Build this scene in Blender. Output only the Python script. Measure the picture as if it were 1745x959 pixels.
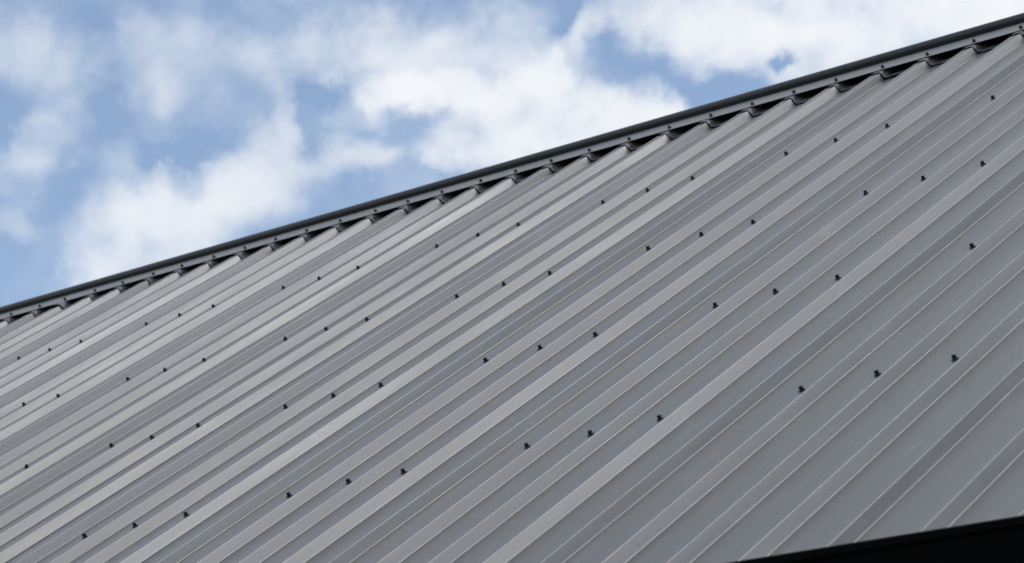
import bpy, bmesh, math, random
from mathutils import Vector, Matrix, noise
random.seed(7)
scene = bpy.context.scene
for o in list(bpy.data.objects):
    bpy.data.objects.remove(o)
col = scene.collection

# ------------------------------------------------------------------ frames of reference
# The roof slope has its own frame: X along the ridge, Y up the slope, Z out of the slope,
# origin on the uppermost purlin line. PITCH is the slope, H0 the height of that origin.
PITCH = math.radians(34.32)
H0 = 4.70
P = 0.19                                   # rib spacing
ROOF = Matrix.Translation((0, 0, H0)) @ Matrix.Rotation(PITCH, 4, 'X')

# ------------------------------------------------------------------ camera
right = Vector((0.7647, 0.5322, -0.3633)); down = Vector((-0.1930, -0.3488, -0.9171)); fwd = Vector((-0.6148, 0.7714, -0.1640))
cpos = Vector((4.7392, -7.5210, 1.4073))
mr = ROOF.to_3x3()
W_R = (mr @ right).normalized(); W_F = (mr @ fwd).normalized(); W_U = W_R.cross(W_F).normalized(); W_F = W_U.cross(W_R).normalized()
cam_d = bpy.data.cameras.new('camera')
cam = bpy.data.objects.new('camera', cam_d); col.objects.link(cam)
m = Matrix((W_R, W_U, -W_F)).transposed().to_4x4()
m.translation = ROOF @ cpos
cam.matrix_world = m
cam_d.sensor_width = 36.0
cam_d.lens = 36.0 * 4727.6 / 1745.0
cam_d.clip_start = 0.05; cam_d.clip_end = 6000
cam_d.dof.use_dof = True; cam_d.dof.focus_distance = 7.6; cam_d.dof.aperture_fstop = 9.0
scene.camera = cam

# ------------------------------------------------------------------ world, sun, exposure
SUN_AZ = math.radians(58)                  # from +Y towards +X
SUN_EL = math.radians(54)
scene.view_settings.view_transform = 'Standard'
scene.view_settings.look = 'None'
scene.view_settings.gamma = 1.0
scene.view_settings.use_curve_mapping = False
scene.view_settings.exposure = 0.0

world = bpy.data.worlds.new("World"); scene.world = world
world.use_nodes = True
wt = world.node_tree; wt.nodes.clear()
WN, WL = wt.nodes, wt.links
def wn(t, **kw):
    n = WN.new(t)
    for k, v in kw.items(): setattr(n, k, v)
    return n
def wmath(op, a, b=None, c=None, clamp=False):
    n = wn('ShaderNodeMath', operation=op, use_clamp=clamp)
    for i, s in enumerate((a, b, c)):
        if s is None: continue
        if isinstance(s, (int, float)): n.inputs[i].default_value = s
        else: WL.new(s, n.inputs[i])
    return n.outputs[0]
def wdot(v, vec):
    n = wn('ShaderNodeVectorMath', operation='DOT_PRODUCT'); WL.new(v, n.inputs[0]); n.inputs[1].default_value = vec
    return n.outputs['Value']
sky = wn('ShaderNodeTexSky', sky_type='NISHITA')
sky.sun_disc = False; sky.sun_elevation = SUN_EL; sky.sun_rotation = SUN_AZ
sky.air_density = 1.0; sky.dust_density = 0.5; sky.ozone_density = 1.5; sky.altitude = 100
tc = wn('ShaderNodeTexCoord')
dirv = tc.outputs['Generated']
# a fixed compass bearing over the ridge, on which the clouds of that part of the sky are laid out
B_F = W_F.copy(); B_R = W_R.copy(); B_U = W_U.copy()
u, v, w = wdot(dirv, B_R), wdot(dirv, B_U), wdot(dirv, B_F)
wc = wmath('MAXIMUM', w, 0.05)
comb = wn('ShaderNodeCombineXYZ')
WL.new(wmath('DIVIDE', u, wc), comb.inputs[0]); WL.new(wmath('DIVIDE', v, wc), comb.inputs[1])
# warp
wno = wn('ShaderNodeTexNoise'); wno.inputs['Scale'].default_value = 14; wno.inputs['Detail'].default_value = 6; wno.inputs['Roughness'].default_value = 0.6
WL.new(dirv, wno.inputs['Vector'])
ws = wn('ShaderNodeVectorMath', operation='MULTIPLY_ADD'); WL.new(wno.outputs['Color'], ws.inputs[0])
ws.inputs[1].default_value = (0.055, 0.055, 0); ws.inputs[2].default_value = (-0.0275, -0.0275, 0)
wadd = wn('ShaderNodeVectorMath', operation='ADD'); WL.new(comb.outputs[0], wadd.inputs[0]); WL.new(ws.outputs[0], wadd.inputs[1])
wn2 = wn('ShaderNodeTexNoise'); wn2.inputs['Scale'].default_value = 48; wn2.inputs['Detail'].default_value = 5; wn2.inputs['Roughness'].default_value = 0.6
WL.new(dirv, wn2.inputs['Vector'])
ws2 = wn('ShaderNodeVectorMath', operation='MULTIPLY_ADD'); WL.new(wn2.outputs['Color'], ws2.inputs[0])
ws2.inputs[1].default_value = (0.026, 0.026, 0); ws2.inputs[2].default_value = (-0.013, -0.013, 0)
wadd2 = wn('ShaderNodeVectorMath', operation='ADD'); WL.new(wadd.outputs[0], wadd2.inputs[0]); WL.new(ws2.outputs[0], wadd2.inputs[1])
PV = wadd2.outputs[0]
def blob(px, py, rx, ry, wgt, rot=0.0):
    f = 4727.6
    mp = wn('ShaderNodeMapping', vector_type='TEXTURE'); WL.new(PV, mp.inputs['Vector'])
    mp.inputs['Location'].default_value = ((px - 872.5) / f, -(py - 479.5) / f, 0)
    mp.inputs['Rotation'].default_value = (0, 0, math.radians(rot))
    mp.inputs['Scale'].default_value = (rx * 1.55 / f, ry * 1.55 / f, 1)
    ln = wn('ShaderNodeVectorMath', operation='LENGTH'); WL.new(mp.outputs[0], ln.inputs[0])
    mr_ = wn('ShaderNodeMapRange', interpolation_type='SMOOTHERSTEP'); WL.new(ln.outputs['Value'], mr_.inputs['Value'])
    mr_.inputs['From Min'].default_value = 0; mr_.inputs['From Max'].default_value = 1
    mr_.inputs['To Min'].default_value = wgt; mr_.inputs['To Max'].default_value = 0
    return mr_.outputs['Result']
BLOBS = [
    (40, 262, 130, 50, 0.61, 25), (10, 365, 50, 35, 0.3), (215, 262, 60, 28, 0.27),
    (180, 350, 75, 70, 0.39), (235, 410, 135, 85, 0.58), (300, 345, 130, 60, 0.33), (430, 360, 100, 55, 0.45), (380, 290, 60, 40, 0.27), (150, 430, 60, 50, 0.33), (330, 400, 110, 75, 0.36), (400, 310, 75, 60, 0.61, 30), (440, 240, 55, 70, 0.58, 60),
    (560, 290, 120, 42, 0.48, 15), (470, 330, 90, 50, 0.33), (640, 270, 70, 34, 0.36), (150, 480, 95, 36, 0.48, 20), (330, 450, 80, 40, 0.39),
    (480, 195, 28, 80, 0.39), (632, 170, 50, 50, 0.48), (690, 150, 70, 30, 0.52), (590, 215, 40, 30, 0.24),
    (800, 150, 150, 42, 1.2), (900, 190, 130, 80, 1.3), (890, 255, 110, 50, 1.2, 20), (790, 262, 60, 38, 0.6), (940, 130, 60, 40, 0.8),
    (1062, 200, 88, 58, 1.3), (1120, 195, 50, 50, 0.5), (1025, 55, 35, 34, 0.6), (1000, 110, 50, 50, 0.3), (985, 160, 40, 50, 0.4),
    (1130, 20, 95, 50, 0.8), (1170, 75, 80, 50, 0.35), (1230, 50, 100, 62, 1), (1260, 110, 60, 26, 0.45), (1350, 50, 110, 70, 1.2), (1345, 135, 60, 34, 1),
    (1480, 40, 160, 100, 1.4), (1650, 20, 180, 120, 1.5), (1180, 0, 200, 60, 0.5),
    (1750, -150, 260, 200, 1.3), (1300, -160, 300, 140, 0.9), (700, 70, 240, 80, 1), (330, 110, 210, 75, 0.52), (60, 120, 170, 80, 0.52), (-170, 300, 130, 90, 0.6),
    (600, -130, 260, 120, 0.6),
    (1312, 98, 40, 26, -1.25), (1165, 165, 60, 40, -0.4), (990, 20, 40, 50, -0.3), (560, 150, 50, 30, -0.3), (290, 262, 60, 26, -0.3),
]
acc = None
for b in BLOBS:
    r = blob(*b)
    acc = r if acc is None else wmath('ADD', acc, r)
# free clouds for the rest of the sky
n2 = wn('ShaderNodeTexNoise'); n2.inputs['Scale'].default_value = 3.2; n2.inputs['Detail'].default_value = 9; n2.inputs['Roughness'].default_value = 0.58
n2.inputs['Distortion'].default_value = 0.25
WL.new(dirv, n2.inputs['Vector'])
free = wn('ShaderNodeMapRange'); WL.new(n2.outputs['Fac'], free.inputs['Value'])
free.inputs['From Min'].default_value = 0.38; free.inputs['From Max'].default_value = 0.60; free.inputs['To Max'].default_value = 1.3
# which part of the sky is laid out cloud by cloud
lp = wn('ShaderNodeVectorMath', operation='LENGTH'); mpl = wn('ShaderNodeMapping', vector_type='TEXTURE'); WL.new(comb.outputs[0], mpl.inputs['Vector'])
mpl.inputs['Location'].default_value = (0, 0.06, 0); mpl.inputs['Scale'].default_value = (0.36, 0.26, 1)
WL.new(mpl.outputs[0], lp.inputs[0])
msk = wn('ShaderNodeMapRange', interpolation_type='SMOOTHSTEP'); WL.new(lp.outputs['Value'], msk.inputs['Value'])
msk.inputs['From Min'].default_value = 0.62; msk.inputs['From Max'].default_value = 1.0; msk.inputs['To Min'].default_value = 1; msk.inputs['To Max'].default_value = 0
front = wmath('MULTIPLY', msk.outputs[0], wmath('GREATER_THAN', w, 0.2))
base = wn('ShaderNodeMix', data_type='FLOAT'); WL.new(front, base.inputs[0]); WL.new(free.outputs[0], base.inputs[2]); WL.new(acc, base.inputs[3])
# fine structure
n3 = wn('ShaderNodeTexNoise'); n3.inputs['Scale'].default_value = 26; n3.inputs['Detail'].default_value = 8; n3.inputs['Roughness'].default_value = 0.55
n3.inputs['Distortion'].default_value = 0.15
WL.new(dirv, n3.inputs['Vector'])
nf = wmath('SUBTRACT', n3.outputs['Fac'], 0.5)
body = wmath('MULTIPLY', base.outputs[0], wmath('ADD', wmath('MULTIPLY', nf, 2.6), 1.0))
raw = wmath('MAXIMUM', wmath('ADD', wmath('ADD', body, wmath('MULTIPLY', nf, 1.0)), 0.02), 0.0)
raw = wmath('MULTIPLY', wmath('POWER', raw, 1.12), -1.55)
dens = wmath('SUBTRACT', 1.0, wmath('POWER', 2.71828, raw))
dens = wmath('ADD', wmath('MULTIPLY', dens, 0.86), 0.12)
# thick cloud is whiter than thin cloud, and some of it turns a grey side to us
crm = wn('ShaderNodeValToRGB'); WL.new(dens, crm.inputs[0])
crm.color_ramp.elements[0].position = 0.2; crm.color_ramp.elements[0].color = (0.66, 0.75, 0.88, 1)
crm.color_ramp.elements[1].position = 1.0; crm.color_ramp.elements[1].color = (0.94, 0.955, 0.98, 1)
n4 = wn('ShaderNodeTexNoise'); n4.inputs['Scale'].default_value = 11; n4.inputs['Detail'].default_value = 5; WL.new(wadd.outputs[0], n4.inputs['Vector'])
gr = wn('ShaderNodeMapRange', interpolation_type='SMOOTHSTEP'); WL.new(n4.outputs['Fac'], gr.inputs['Value'])
gr.inputs['From Min'].default_value = 0.45; gr.inputs['From Max'].default_value = 0.72; gr.inputs['To Max'].default_value = 0.55
cmx = wn('ShaderNodeMix', data_type='RGBA'); WL.new(gr.outputs[0], cmx.inputs[0]); WL.new(crm.outputs[0], cmx.inputs[6]); cmx.inputs[7].default_value = (0.76, 0.81, 0.88, 1)
bg_sky = wn('ShaderNodeBackground'); bg_sky.inputs['Strength'].default_value = 0.15
WL.new(sky.outputs[0], bg_sky.inputs['Color'])
bg_cl = wn('ShaderNodeBackground'); bg_cl.inputs['Strength'].default_value = 1.0; WL.new(cmx.outputs[2], bg_cl.inputs['Color'])
mixw = wn('ShaderNodeMixShader'); WL.new(dens, mixw.inputs[0]); WL.new(bg_sky.outputs[0], mixw.inputs[1]); WL.new(bg_cl.outputs[0], mixw.inputs[2])
wo = wn('ShaderNodeOutputWorld'); WL.new(mixw.outputs[0], wo.inputs['Surface'])

sun_d = bpy.data.lights.new('sun', 'SUN'); sun = bpy.data.objects.new('sun', sun_d); col.objects.link(sun)
sun_d.energy = 1.12; sun_d.angle = math.radians(26); sun_d.color = (1.0, 0.985, 0.96)
sdir = Vector((math.sin(SUN_AZ) * math.cos(SUN_EL), math.cos(SUN_AZ) * math.cos(SUN_EL), math.sin(SUN_EL)))
sun.rotation_euler = sdir.to_track_quat('Z', 'Y').to_euler()
sun.location = (20, 10, 20)

# ------------------------------------------------------------------ materials
class NT:
    def __init__(s, name):
        s.m = bpy.data.materials.new(name); s.m.use_nodes = True; s.t = s.m.node_tree
        s.N, s.L = s.t.nodes, s.t.links; s.b = s.N['Principled BSDF']
        s.tc = s.N.new('ShaderNodeTexCoord').outputs['Object']
    def noise(s, scale, stretch=(1, 1, 1), detail=4, rough=0.55, w=None):
        mp = s.N.new('ShaderNodeMapping'); mp.inputs['Scale'].default_value = stretch; s.L.new(s.tc, mp.inputs['Vector'])
        n = s.N.new('ShaderNodeTexNoise'); n.inputs['Scale'].default_value = scale; n.inputs['Detail'].default_value = detail; n.inputs['Roughness'].default_value = rough
        s.L.new(mp.outputs[0], n.inputs['Vector']); return n.outputs['Fac']
    def rng(s, a, f0, f1, t0, t1):
        n = s.N.new('ShaderNodeMapRange'); s.L.new(a, n.inputs['Value'])
        for k, q in zip(('From Min', 'From Max', 'To Min', 'To Max'), (f0, f1, t0, t1)): n.inputs[k].default_value = q
        return n.outputs['Result']
    def mix(s, fac, c1, c2):
        n = s.N.new('ShaderNodeMix'); n.data_type = 'RGBA'
        for sock, val in ((n.inputs[0], fac), (n.inputs[6], c1), (n.inputs[7], c2)):
            if isinstance(val, (tuple, float, int)): sock.default_value = val
            else: s.L.new(val, sock)
        return n.outputs[2]
    def math(s, op, a, b):
        n = s.N.new('ShaderNodeMath'); n.operation = op
        for i, q in enumerate((a, b)):
            if isinstance(q, (int, float)): n.inputs[i].default_value = q
            else: s.L.new(q, n.inputs[i])
        return n.outputs[0]
    def bump(s, h, strength, dist):
        n = s.N.new('ShaderNodeBump'); n.inputs['Strength'].default_value = strength; n.inputs['Distance'].default_value = dist
        s.L.new(h, n.inputs['Height']); s.L.new(n.outputs[0], s.b.inputs['Normal'])

def painted_steel(name, c=(0.105, 0.100, 0.094), rough=0.37, dust=True, ior=1.9):
    k = NT(name)
    big = k.noise(1.6, (1, .5, 1), 3)
    streak = k.noise(30, (1, .06, 1), 5, .6)
    spots = k.noise(55, (1, .8, 1), 3, .6)
    base = k.mix(k.rng(big, .35, .65, 0, 1), (c[0] * .93, c[1] * .95, c[2] * .97, 1), (c[0] * 1.07, c[1] * 1.06, c[2] * 1.04, 1))
    oi = k.N.new('ShaderNodeObjectInfo')
    tone = k.rng(oi.outputs['Random'], 0, 1, 0, 1)
    base = k.mix(k.math('MULTIPLY', tone, .22), base, (0.19, 0.19, 0.188, 1))
    base = k.mix(k.rng(streak, .45, .75, 0, .38), base, (0.20, 0.20, 0.196, 1))
    drip = k.math('MULTIPLY', k.rng(k.noise(70, (1, .035, 1), 3, .6), .60, .72, 0, 1), k.rng(k.noise(3.3, (1, 1, 1), 4, .6), .48, .66, 0, .6))
    base = k.mix(drip, base, (0.055, 0.056, 0.058, 1))
    if dust:
        scuff = k.math('MULTIPLY', k.rng(k.noise(9, (1.4, .35, 1), 3), .60, .74, 0, 1), k.rng(k.noise(260, (1, .3, 1), 4, .7), .48, .60, 0, .6))
        base = k.mix(scuff, base, (0.30, 0.295, 0.28, 1))
        base = k.mix(k.rng(k.noise(75, (1, .7, 1), 2, .5), .755, .775, 0, .8), base, (0.03, 0.028, 0.025, 1))
    k.L.new(base, k.b.inputs['Base Color'])
    r = k.math('ADD', k.rng(big, .3, .7, -.03, .03), k.rng(streak, .35, .7, rough - .03, rough + .06))
    k.L.new(r, k.b.inputs['Roughness'])
    k.b.inputs['IOR'].default_value = ior
    k.bump(k.math('ADD', k.noise(700, (1, 1, 1), 2), k.math('MULTIPLY', spots, .5)), .06, .0006)
    return k.m
M_SHEET = painted_steel('painted_steel_sheet')
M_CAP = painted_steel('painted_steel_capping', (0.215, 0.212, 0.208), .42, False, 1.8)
def plain(name, c, rough, spec=.5, var=.15, sc=40, metallic=0):
    k = NT(name)
    n = k.noise(sc)
    k.L.new(k.mix(n, tuple(x * (1 - var) for x in c) + (1,), tuple(x * (1 + var) for x in c) + (1,)), k.b.inputs['Base Color'])
    k.b.inputs['Roughness'].default_value = rough; k.b.inputs['Specular IOR Level'].default_value = spec; k.b.inputs['Metallic'].default_value = metallic
    return k.m
M_SCREW = plain('black_screw_paint', (0.010, 0.011, 0.013), .35, .4)
M_BLACK = plain('black_gutter_paint', (0.0028, 0.0028, 0.003), .75, .04)
M_WALL = plain('charcoal_wall_steel', (0.03, 0.031, 0.034), .5, .4)
M_DARK = plain('raw_steel_underside', (0.03, 0.03, 0.03), .7, .3)
def mesh_mat():
    k = NT('ember_mesh')
    mp = k.N.new('ShaderNodeMapping'); mp.inputs['Rotation'].default_value = (0, 0, .785); mp.inputs['Scale'].default_value = (330, 330, 330); k.L.new(k.tc, mp.inputs['Vector'])
    ch = k.N.new('ShaderNodeTexChecker'); ch.inputs['Scale'].default_value = 1; k.L.new(mp.outputs[0], ch.inputs['Vector'])
    rust = k.rng(k.noise(3.1, (1, 1, 1), 3), .57, .66, 0, .85)
    c = k.mix(k.math('MULTIPLY', ch.outputs['Fac'], .8), (0.06, 0.06, 0.062, 1), (0.30, 0.30, 0.31, 1))
    c = k.mix(rust, c, (0.12, 0.062, 0.03, 1))
    k.L.new(c, k.b.inputs['Base Color']); k.b.inputs['Roughness'].default_value = .5
    k.bump(ch.outputs['Fac'], .5, .0006)
    return k.m
M_MESH = mesh_mat()
M_ROLL = plain('shade_toned_roll_paint', (0.022, 0.024, 0.027), .36, .5, .12, 14)  # one piece with the capping; its shade is put into this darker colour
def ground_mat():
    k = NT('ground')
    a = k.rng(k.noise(.12, (1, 1, 1), 5), .4, .6, 0, 1); b = k.rng(k.noise(6, (1, 1, 1), 6, .7), .3, .7, 0, 1)
    c1 = k.mix(b, (0.035, 0.05, 0.018, 1), (0.08, 0.10, 0.04, 1)); c2 = k.mix(b, (0.10, 0.085, 0.06, 1), (0.17, 0.15, 0.115, 1))
    k.L.new(k.mix(a, c1, c2), k.b.inputs['Base Color']); k.b.inputs['Roughness'].default_value = .95
    k.bump(k.noise(9, (1, 1, 1), 8, .7), .8, .05)
    return k.m
M_GROUND = ground_mat()

# ------------------------------------------------------------------ helpers
def link(name, me, mat, parent=None, mw=None):
    o = bpy.data.objects.new(name, me); col.objects.link(o)
    if mat is not None and not me.materials: me.materials.append(mat)
    if parent is not None:
        o.parent = parent
    if mw is not None:
        base = ABS.get(parent.name, Matrix.Identity(4)) if parent is not None else Matrix.Identity(4)
        o.matrix_basis = base.inverted() @ mw
        ABS[o.name] = mw
    return o
ABS = {}
def grid_mesh(name, rows, smooth=True):
    """rows: list of equally long lists of points"""
    me = bpy.data.meshes.new(name)
    n = len(rows[0]); vs = [p for r in rows for p in r]
    fs = [(j * n + i, j * n + i + 1, (j + 1) * n + i + 1, (j + 1) * n + i) for j in range(len(rows) - 1) for i in range(n - 1)]
    me.from_pydata(vs, [], fs); me.update()
    if smooth: me.polygons.foreach_set('use_smooth', [True] * len(me.polygons))
    return me
def fillet(pts, rad, seg=4):
    """round the corners of an open polyline; support points hold the flats flat"""
    out = [Vector(pts[0])]
    for i in range(1, len(pts) - 1):
        a, b, c = Vector(pts[i - 1]), Vector(pts[i]), Vector(pts[i + 1])
        d1, d2 = (a - b), (c - b)
        ang = d1.angle(d2)
        if rad[i] <= 0 or ang > 3.13: out.append(b); continue
        t = min(rad[i] / math.tan(ang / 2), d1.length * .42, d2.length * .42)
        p1, p2 = b + d1.normalized() * t, b + d2.normalized() * t
        s1, s2 = p1 + d1.normalized() * min(.0012, d1.length * .06), p2 + d2.normalized() * min(.0012, d2.length * .06)
        out.append(s1)
        for k in range(seg + 1):
            q = k / seg
            out.append((1 - q) ** 2 * p1 + 2 * q * (1 - q) * b + q * q * p2)
        out.append(s2)
    out.append(Vector(pts[-1]))
    return out
def prism(name, prof, x0, x1, mat, parent, mw, closed=True, smooth=False):
    """profile (y, z) swept along X"""
    me = bpy.data.meshes.new(name); n = len(prof)
    vs = [(x0, y, z) for y, z in prof] + [(x1, y, z) for y, z in prof]
    fs = [(i, i + n, (i + 1) % n + n, (i + 1) % n) for i in range(n if closed else n - 1)]
    if closed: fs += [tuple(range(n)), tuple(range(2 * n - 1, n - 1, -1))]
    me.from_pydata(vs, [], fs); me.update()
    bm = bmesh.new(); bm.from_mesh(me); bmesh.ops.recalc_face_normals(bm, faces=bm.faces[:]); bm.to_mesh(me); bm.free()
    if smooth: me.polygons.foreach_set('use_smooth', [True] * len(me.polygons))
    return link(name, me, mat, parent, mw)

# ------------------------------------------------------------------ ground
gm = bpy.data.meshes.new('ground'); S = 2500
gm.from_pydata([(-S, -S, 0), (S, -S, 0), (S, S, 0), (-S, S, 0)], [], [(0, 1, 2, 3)])
g = link('ground', gm, M_GROUND); g['kind'] = 'structure'

# ------------------------------------------------------------------ the building
K0, K1 = -9, 4                              # roof sheets, four ribs each
I0, I1 = 4 * K0 - 1, 4 * K1 + 3
X0, X1 = I0 * P, I1 * P
YR = 1.215                                  # ridge line on the slope
YE = -3.706                                 # lower end of the sheets
ZC, ZP = -0.006, -0.034                     # crest and pan levels
ridge_w = ROOF @ Vector((0, YR, ZP)); eave_w = ROOF @ Vector((0, YE, ZP))
root = bpy.data.objects.new('metal_roofed_shed', None); col.objects.link(root)
root.location = ((X0 + X1) / 2, eave_w.y + .3, 0); ABS[root.name] = Matrix.Translation(root.location)
root['label'] = 'dark grey shed with a ribbed metal roof, rolled ridge capping and rows of black screws'
root['category'] = 'building'

# each rib: half width of the crest, run of the left and right webs
rr = random.Random(3)
RIB = {}
CL = .0135                                  # the crest reaches this much further on the far side of the screws
for i in range(I0, I1 + 1):
    c4 = i % 4
    wr = {3: .0084, 0: .0108, 1: .0109, 2: .0117}[c4] + rr.uniform(-.0005, .0005)
    RIB[i] = (.0125 + rr.uniform(-.0005, .0005), .0065 + rr.uniform(-.001, .001), wr)

def sheet_profile(k):
    iL, iR = 4 * k - 1, 4 * k + 3
    pts, rad, tag = [], [], []
    def add(x, z, r, t): pts.append((x, z)); rad.append(r); tag.append(t)
    for i in range(iL, iR + 1):
        c, wl, wr = RIB[i]; x = i * P; zc = ZC; zp = ZP
        if i == iL:                         # laps over the neighbour: a short lip on the far side
            add(x - c - CL - .004, zc - .0125, 0, 'w'); add(x - c - CL - .0008, zc + .0012, .007, 'c'); add(x - c - CL + .0075, zc - .0002, .002, 'c')
        else:
            dz = -.0014 if i == iR else 0
            dx = .0010 if i == iR else 0
            add(x - c - CL - wl + dx, zp, .003, 'p'); add(x - c - CL + dx, zc + dz + .0012, .008, 'c'); add(x - c - CL + dx + .0075, zc + dz - .0002, .002, 'c')
        if i == iR:
            add(x + c - .0010, zc - .0014, .0024, 'c'); add(x + c + wr - .0010, zp - .0014, .003, 'p'); add(x + c + wr + .016, zp - .0014, 0, 'p')
        else:
            add(x - .0150, zc, .0006, 'c'); add(x - .0138, zc + .0007, .0006, 'c')
            add(x + c, zc + .0007, .0026, 'c'); add(x + c + wr, zp, .0030, 'p')
            # two support points keep the wide pan's centre free to ripple
            nx = (i + 1) * P - RIB[i + 1][0] - CL - RIB[i + 1][1]
            for q in (.25, .5, .75):
                add(x + c + wr + (nx - x - c - wr) * q, zp, 0, 'p')
    return fillet(pts, rad)

def make_sheet(k, nseg=46, y0=YE, y1=YR - .012):
    prof = sheet_profile(k)
    rows = []
    sd = k * 13.7
    ys = sorted([y0 + (y1 - y0) * j / nseg for j in range(nseg + 1)] + [y0 + .0012, y1 - .0012])   # close rows keep the cut ends crisp
    for y in ys:
        row = []
        for p in prof:
            x, z = p
            depth = (ZC - z) / (ZC - ZP)
            ir = round(x / P)
            near = abs(x / P - ir)
            wob = noise.noise(Vector((ir * 3.1 + sd, y * .9, 0))) * .0007 + noise.noise(Vector((ir * 5.1, y * 3.3, 4))) * .00025
            rip = noise.noise(Vector((x * 5.5 + sd, y * 1.3, 2))) * .0017 + noise.noise(Vector((x * 14 + sd, y * 3.1, 7))) * .0004
            f = min(1, max(0, (near - .13) / .12))
            # the web leans a touch more or less from place to place
            lean = noise.noise(Vector((ir * 7.7 + sd, y * .7, 9))) * .0010 * depth * (1 if x > ir * P else -1)
            zz = z + rip * f * depth
            if y > 1.13 and depth > .5:      # pans are turned up under the ridge capping
                zz += (y - 1.13) / .07 * .024 * depth
            row.append((x + wob + lean, y, zz))
        rows.append(row)
    return grid_mesh('roof_sheet', rows)

# screw: neoprene washer, flanged hex head
def screw_mesh():
    bm = bmesh.new()
    def ring(r, z, n, ph=0):
        return [bm.verts.new((r * math.cos(2 * math.pi * i / n + ph), r * math.sin(2 * math.pi * i / n + ph), z)) for i in range(n)]
    def skin(a, b):
        n = len(a)
        for i in range(n): bm.faces.new((a[i], a[(i + 1) % n], b[(i + 1) % n], b[i]))
    n = 18
    prof = [(.0070, -.0012), (.0077, .0002), (.0075, .0016), (.0084, .0019), (.0086, .0028), (.0075, .0036), (.0050, .0041)]
    rs = [ring(r, z, n) for r, z in prof]
    for a, b in zip(rs, rs[1:]): skin(a, b)
    bm.faces.new(rs[-1])
    h = [ring(r, z, 6) for r, z in ((.0052, .0036), (.0053, .0108), (.0046, .0121))]
    skin(h[0], h[1]); skin(h[1], h[2]); bm.faces.new(h[2])
    bmesh.ops.recalc_face_normals(bm, faces=bm.faces[:])
    me = bpy.data.meshes.new('screw'); bm.to_mesh(me); bm.free()
    me.materials.append(M_SCREW)
    return me
SCREW = screw_mesh()
def put_screw(x, y, z, parent, rnd):
    mw = ROOF @ Matrix.Translation((x, y, z)) @ Matrix.Rotation(rnd.uniform(0, 6), 4, 'Z') @ Matrix.Rotation(rnd.uniform(-.07, .07), 4, 'X') @ Matrix.Rotation(rnd.uniform(-.06, .06), 4, 'Y')
    o = bpy.data.objects.new('screw', SCREW); col.objects.link(o); o.parent = parent
    o.matrix_basis = ABS[parent.name].inverted() @ mw
    return o

# how far single screws stand off their purlin line, in metres
OFF = {0: {2: -.002, 1: -.008, 0: -.01, -7: .012, -8: .008, -14: .008, -15: .01, -16: .012, -18: .014, -19: .014, -20: .014},
       1: {6: -.004, 4: -.003, 2: -.011, 1: -.003, 0: -.012, -2: -.013, -3: -.003, -4: -.009, -6: -.012, -10: -.008, -11: -.008, -12: -.006, -15: .01},
       2: {8: .008, 6: .005, 5: .01, 4: .009, 2: -.006, 1: -.008, 0: -.009, -2: -.016, -3: -.012, -4: -.011, -10: -.012},
       3: {9: .006, 8: .004, 6: .004}, 4: {}}
rs_ = random.Random(11)
for k in range(K0, K1 + 1):
    me = make_sheet(k)
    sh = link('roof_sheet', me, M_SHEET, root, ROOF)
    md = sh.modifiers.new('thickness', 'SOLIDIFY'); md.thickness = .0007; md.offset = -1
    for i in (4 * k, 4 * k + 1, 4 * k + 2):
        for row in range(4):
            y = -.9 * row + OFF[row].get(i, rs_.uniform(-.008, .008))
            put_screw(i * P + rs_.uniform(-.0025, .0025), y, ZC, sh, rs_)

# the far slope: the same sheets turned about the ridge
BACK = Matrix.Translation((0, 2 * ridge_w.y, 0)) @ Matrix.Diagonal((-1, -1, 1, 1))
mid = (X0 + X1)
for k in range(K0, K1 + 1):
    me = make_sheet(k, 8)
    mw = Matrix.Translation((mid, 0, 0)) @ BACK @ ROOF
    link('roof_sheet', me, M_SHEET, root, mw)

# ------------------------------------------------------------------ ridge capping (in the roof frame, y up-slope)
def ridge_profile():
    # near flange, roll, far flange; (y, z) in the roof frame
    r = .0195; cy, cz = YR + .004, .0125
    prof = [(1.060, .0012), (1.064, .0024), (1.078, .0020), (1.10, .0012), (1.15, .0015), (1.185, .0018)]
    prof += [(1.197, .0016), (YR + .004, .0016)]
    # far flange: slope turned down by twice the pitch
    d = Vector((math.cos(-2 * PITCH), math.sin(-2 * PITCH)))
    y, z = prof[-1]
    for q in (.01, .05, .10, .14): prof.append((y + d.x * q, z + d.y * q))
    return prof
RP = ridge_profile()
rows = []
xs = [X0 - .03 + (X1 - X0 + .06) * j / 560 for j in range(561)]
for x in xs:
    row = []
    ph = (x / P) % 1
    bulge = .0 + .0035 * (.5 - .5 * math.cos(2 * math.pi * ph)) * (.7 + .6 * noise.noise(Vector((math.floor(x / P) * 1.7, 0, 3))))
    wav = noise.noise(Vector((x * .8, 0, 0))) * .0012
    for j, (y, z) in enumerate(RP):
        e = max(0, 1 - j / 4) if j < 4 else 0
        row.append((x, y + wav + e * .4 * bulge, z + e * bulge * -.25 + noise.noise(Vector((x * 2.5, j * .3, 5))) * .0006 * (1 if j < 6 else .3)))
    rows.append(row)
rme = grid_mesh('ridge_capping', rows)
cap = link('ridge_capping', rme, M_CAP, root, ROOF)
md = cap.modifiers.new('thickness', 'SOLIDIFY'); md.thickness = .0008; md.offset = 1 if False else 0
for i in range(I0, I1 + 1):
    put_screw(i * P + rs_.uniform(-.008, .008), 1.085 + rs_.uniform(-.005, .005), .0016, cap, rs_)

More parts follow.
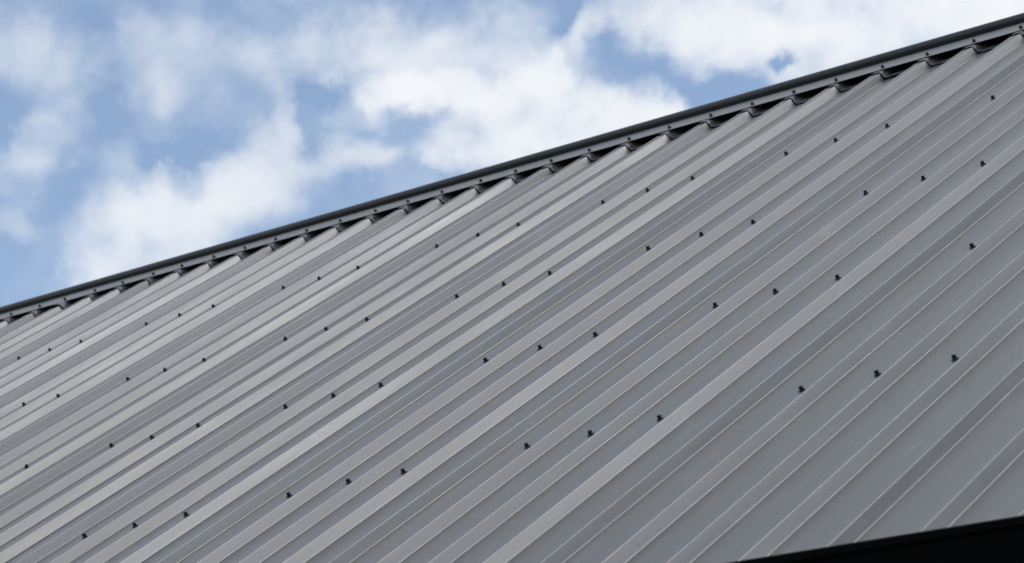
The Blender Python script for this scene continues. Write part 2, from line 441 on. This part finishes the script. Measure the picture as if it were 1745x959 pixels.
# the rolled top of the capping
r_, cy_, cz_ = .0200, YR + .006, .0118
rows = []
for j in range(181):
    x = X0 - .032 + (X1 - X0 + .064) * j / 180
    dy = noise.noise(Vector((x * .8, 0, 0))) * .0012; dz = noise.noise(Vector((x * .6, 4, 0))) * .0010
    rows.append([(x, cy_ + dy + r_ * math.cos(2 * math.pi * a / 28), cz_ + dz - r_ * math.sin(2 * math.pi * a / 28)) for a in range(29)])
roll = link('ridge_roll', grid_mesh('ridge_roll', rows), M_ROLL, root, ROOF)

# woven strip that follows the ribs under the capping
def strip():
    rows = []
    prof = []
    for i in range(I0, I1 + 1):
        c, wl, wr = RIB[i]; x = i * P
        cc = c + .001
        prof += [(x - cc - .026, ZP + .002), (x - cc - .017, ZC - .010), (x - cc - .010, ZC + .0018), (x + cc - .003, ZC + .0016), (x + cc + .005, ZC - .008), (x + cc + .010, ZP + .008), (x + cc + .018, ZP + .002)]
        for q in (.35, .5, .65): prof.append((x + P * q, ZP + .0022))
    out = [Vector(p) for p in prof]
    sm = []
    for a, b in zip(out, out[1:]):
        for q in range(4): sm.append(a.lerp(b, q / 4))
    # soften so it drapes
    for _ in range(1):
        sm = [sm[0]] + [(sm[i - 1] + sm[i] * 2 + sm[i + 1]) / 4 for i in range(1, len(sm) - 1)] + [sm[-1]]
    for t in (0, .015, .08, .2, .4, .7, 1):
        row = []
        for p in sm:
            jit = noise.noise(Vector((p.x * 2.2, 1, 0))) * .012 + noise.noise(Vector((p.x * 9, 3, 0))) * .009 + noise.noise(Vector((p.x * 40, 3, 6))) * .006
            ir = round(p.x / P)
            tear = .030 * max(0, 1 - abs(p.x / P + 24.1) / .35)
            y = (1.030 + jit * .75 - tear) * (1 - t) + 1.17 * t
            lift = .0016 * (1 - t) + max(0, noise.noise(Vector((p.x * 4.5, 8, 0))) - .2) * .012 * (1 - t) + tear * .35 * (1 - t) ** 2
            row.append((p.x, y, p.y + lift))
        rows.append(row)
    return grid_mesh('ember_guard_strip', rows)
st = link('ember_guard_strip', strip(), M_MESH, root, ROOF)
md = st.modifiers.new('thickness', 'SOLIDIFY'); md.thickness = .0034; md.offset = 0
# dark bead along the strip's cut edge
me_edge = st.data
M_EDGE = plain('strip_edge_rubber', (0.008, 0.008, 0.009), .7, .2)
me_edge.materials.append(M_EDGE); md.material_offset_rim = 1

# ------------------------------------------------------------------ gutter, fascia, walls (world axes)
ey, ez = eave_w.y, eave_w.z
lip = ROOF @ Vector((0, -3.722, .009))
ly, lz = lip.y, lip.z
def gutter(sign, yb):
    prof = [(0, 0), (-.006, .004), (-.012, 0), (-.012, -.012), (-.004, -.018), (0, -.115), (.12, -.115), (.12, -.03), (.118, -.03), (.118, -.113), (.003, -.113), (-.001, -.02), (-.002, -.006)]
    return [(yb + sign * (y + .004), lz + z) for y, z in prof]
prism('gutter', gutter(1, ly), X0 - .03, X1 + .03, M_BLACK, root, Matrix.Identity(4))
yb2 = 2 * ridge_w.y - ly
prism('gutter', gutter(-1, yb2), X0 - .03, X1 + .03, M_BLACK, root, Matrix.Identity(4))
wy0, wy1 = ly + .145, yb2 - .145
top = lz - .03
for a, b in ((wy0 - .018, wy0), (wy1, wy1 + .018)):
    prism('fascia_board', [(a, top), (b, top), (b, top - .17), (a, top - .17)], X0, X1, M_BLACK, root, Matrix.Identity(4))

def wall_sheet(length, height_fn, name='wall_panel'):
    """ribbed wall sheet along local X, outward is -Y"""
    xs = []; n = int(length / .19)
    for i in range(n + 1):
        x = i * .19
        for dx, d in ((0, 0), (.012, .0), (.024, .028), (.062, .028), (.074, .0)):
            if x + dx <= length: xs.append((x + dx, -d))
    xs.append((length, 0))
    rows = [[(x, y, 0) for x, y in xs], [(x, y, height_fn(x)) for x, y in xs]]
    return grid_mesh(name, rows, False)
fx0, fx1 = X0 + .12, X1 - .12
ww0, ww1 = wy0 + .01, wy1 - .01
link('wall', wall_sheet(fx1 - fx0, lambda x: top - .05), M_WALL, root, Matrix.Translation((fx0, ww0, 0)))
link('wall', wall_sheet(fx1 - fx0, lambda x: top - .05), M_WALL, root, Matrix.Translation((fx1, ww1, 0)) @ Matrix.Rotation(math.pi, 4, 'Z'))
dep = ww1 - ww0
def gable_h(x):
    d = min(x, dep - x)
    return ez - .055 + (ww0 - ey) * math.tan(PITCH) + d * math.tan(PITCH)
def gable(dup_m):
    xs = []; n = int(dep / .19)
    for i in range(n + 1):
        for dx, d in ((0, 0), (.012, .0), (.024, .028), (.062, .028), (.074, .0)):
            if i * .19 + dx < dep: xs.append((i * .19 + dx, -d))
    xs.append((dep, 0)); xs.append((dep / 2, 0)); xs = sorted(set(xs))
    me = grid_mesh('gable_wall', [[(x, y, 0) for x, y in xs], [(x, y, gable_h(x)) for x, y in xs]], False)
    return link('gable_wall', me, M_WALL, root, dup_m)
gable(Matrix.Translation((fx1, ww0, 0)) @ Matrix.Rotation(math.pi / 2, 4, 'Z'))
gable(Matrix.Translation((fx0, ww1, 0)) @ Matrix.Rotation(-math.pi / 2, 4, 'Z'))
# barge flashings over the sheet ends at both gables
for side, xb in ((-1, X0), (1, X1)):
    for mwf in (ROOF, Matrix.Translation((mid, 0, 0)) @ BACK @ ROOF):
        x = xb if mwf is ROOF else mid - xb
        s = side if mwf is ROOF else -side
        pr = [(-.10, .003), (.012, .003), (.030, .003), (.030, -.15), (.018, -.15), (.018, -.002), (-.10, -.0005)]
        me = bpy.data.meshes.new('barge_flashing'); n = len(pr)
        vs = [(x + s * (a + .02), YE, z) for a, z in pr] + [(x + s * (a + .02), YR - .03, z) for a, z in pr]
        fs = [(i, (i + 1) % n, (i + 1) % n + n, i + n) for i in range(n)] + [tuple(range(n)), tuple(range(2 * n - 1, n - 1, -1))]
        me.from_pydata(vs, [], fs); me.update()
        bm = bmesh.new(); bm.from_mesh(me); bmesh.ops.recalc_face_normals(bm, faces=bm.faces[:]); bm.to_mesh(me); bm.free()
        link('barge_flashing', me, M_CAP, root, mwf)
# purlins under the sheets
for row in range(5):
    y = -.9 * row
    me = bpy.data.meshes.new('purlin')
    a, b, z0, z1 = y - .03, y + .03, ZP - .0025, ZP - .07
    vs = [(x, yy, z) for x in (X0 + .15, X1 - .15) for yy, z in ((a, z0), (b, z0), (b, z1), (a, z1))]
    me.from_pydata(vs, [], [(0, 1, 5, 4), (1, 2, 6, 5), (2, 3, 7, 6), (3, 0, 4, 7), (0, 3, 2, 1), (4, 5, 6, 7)]); me.update()
    link('purlin', me, M_DARK, root, ROOF)
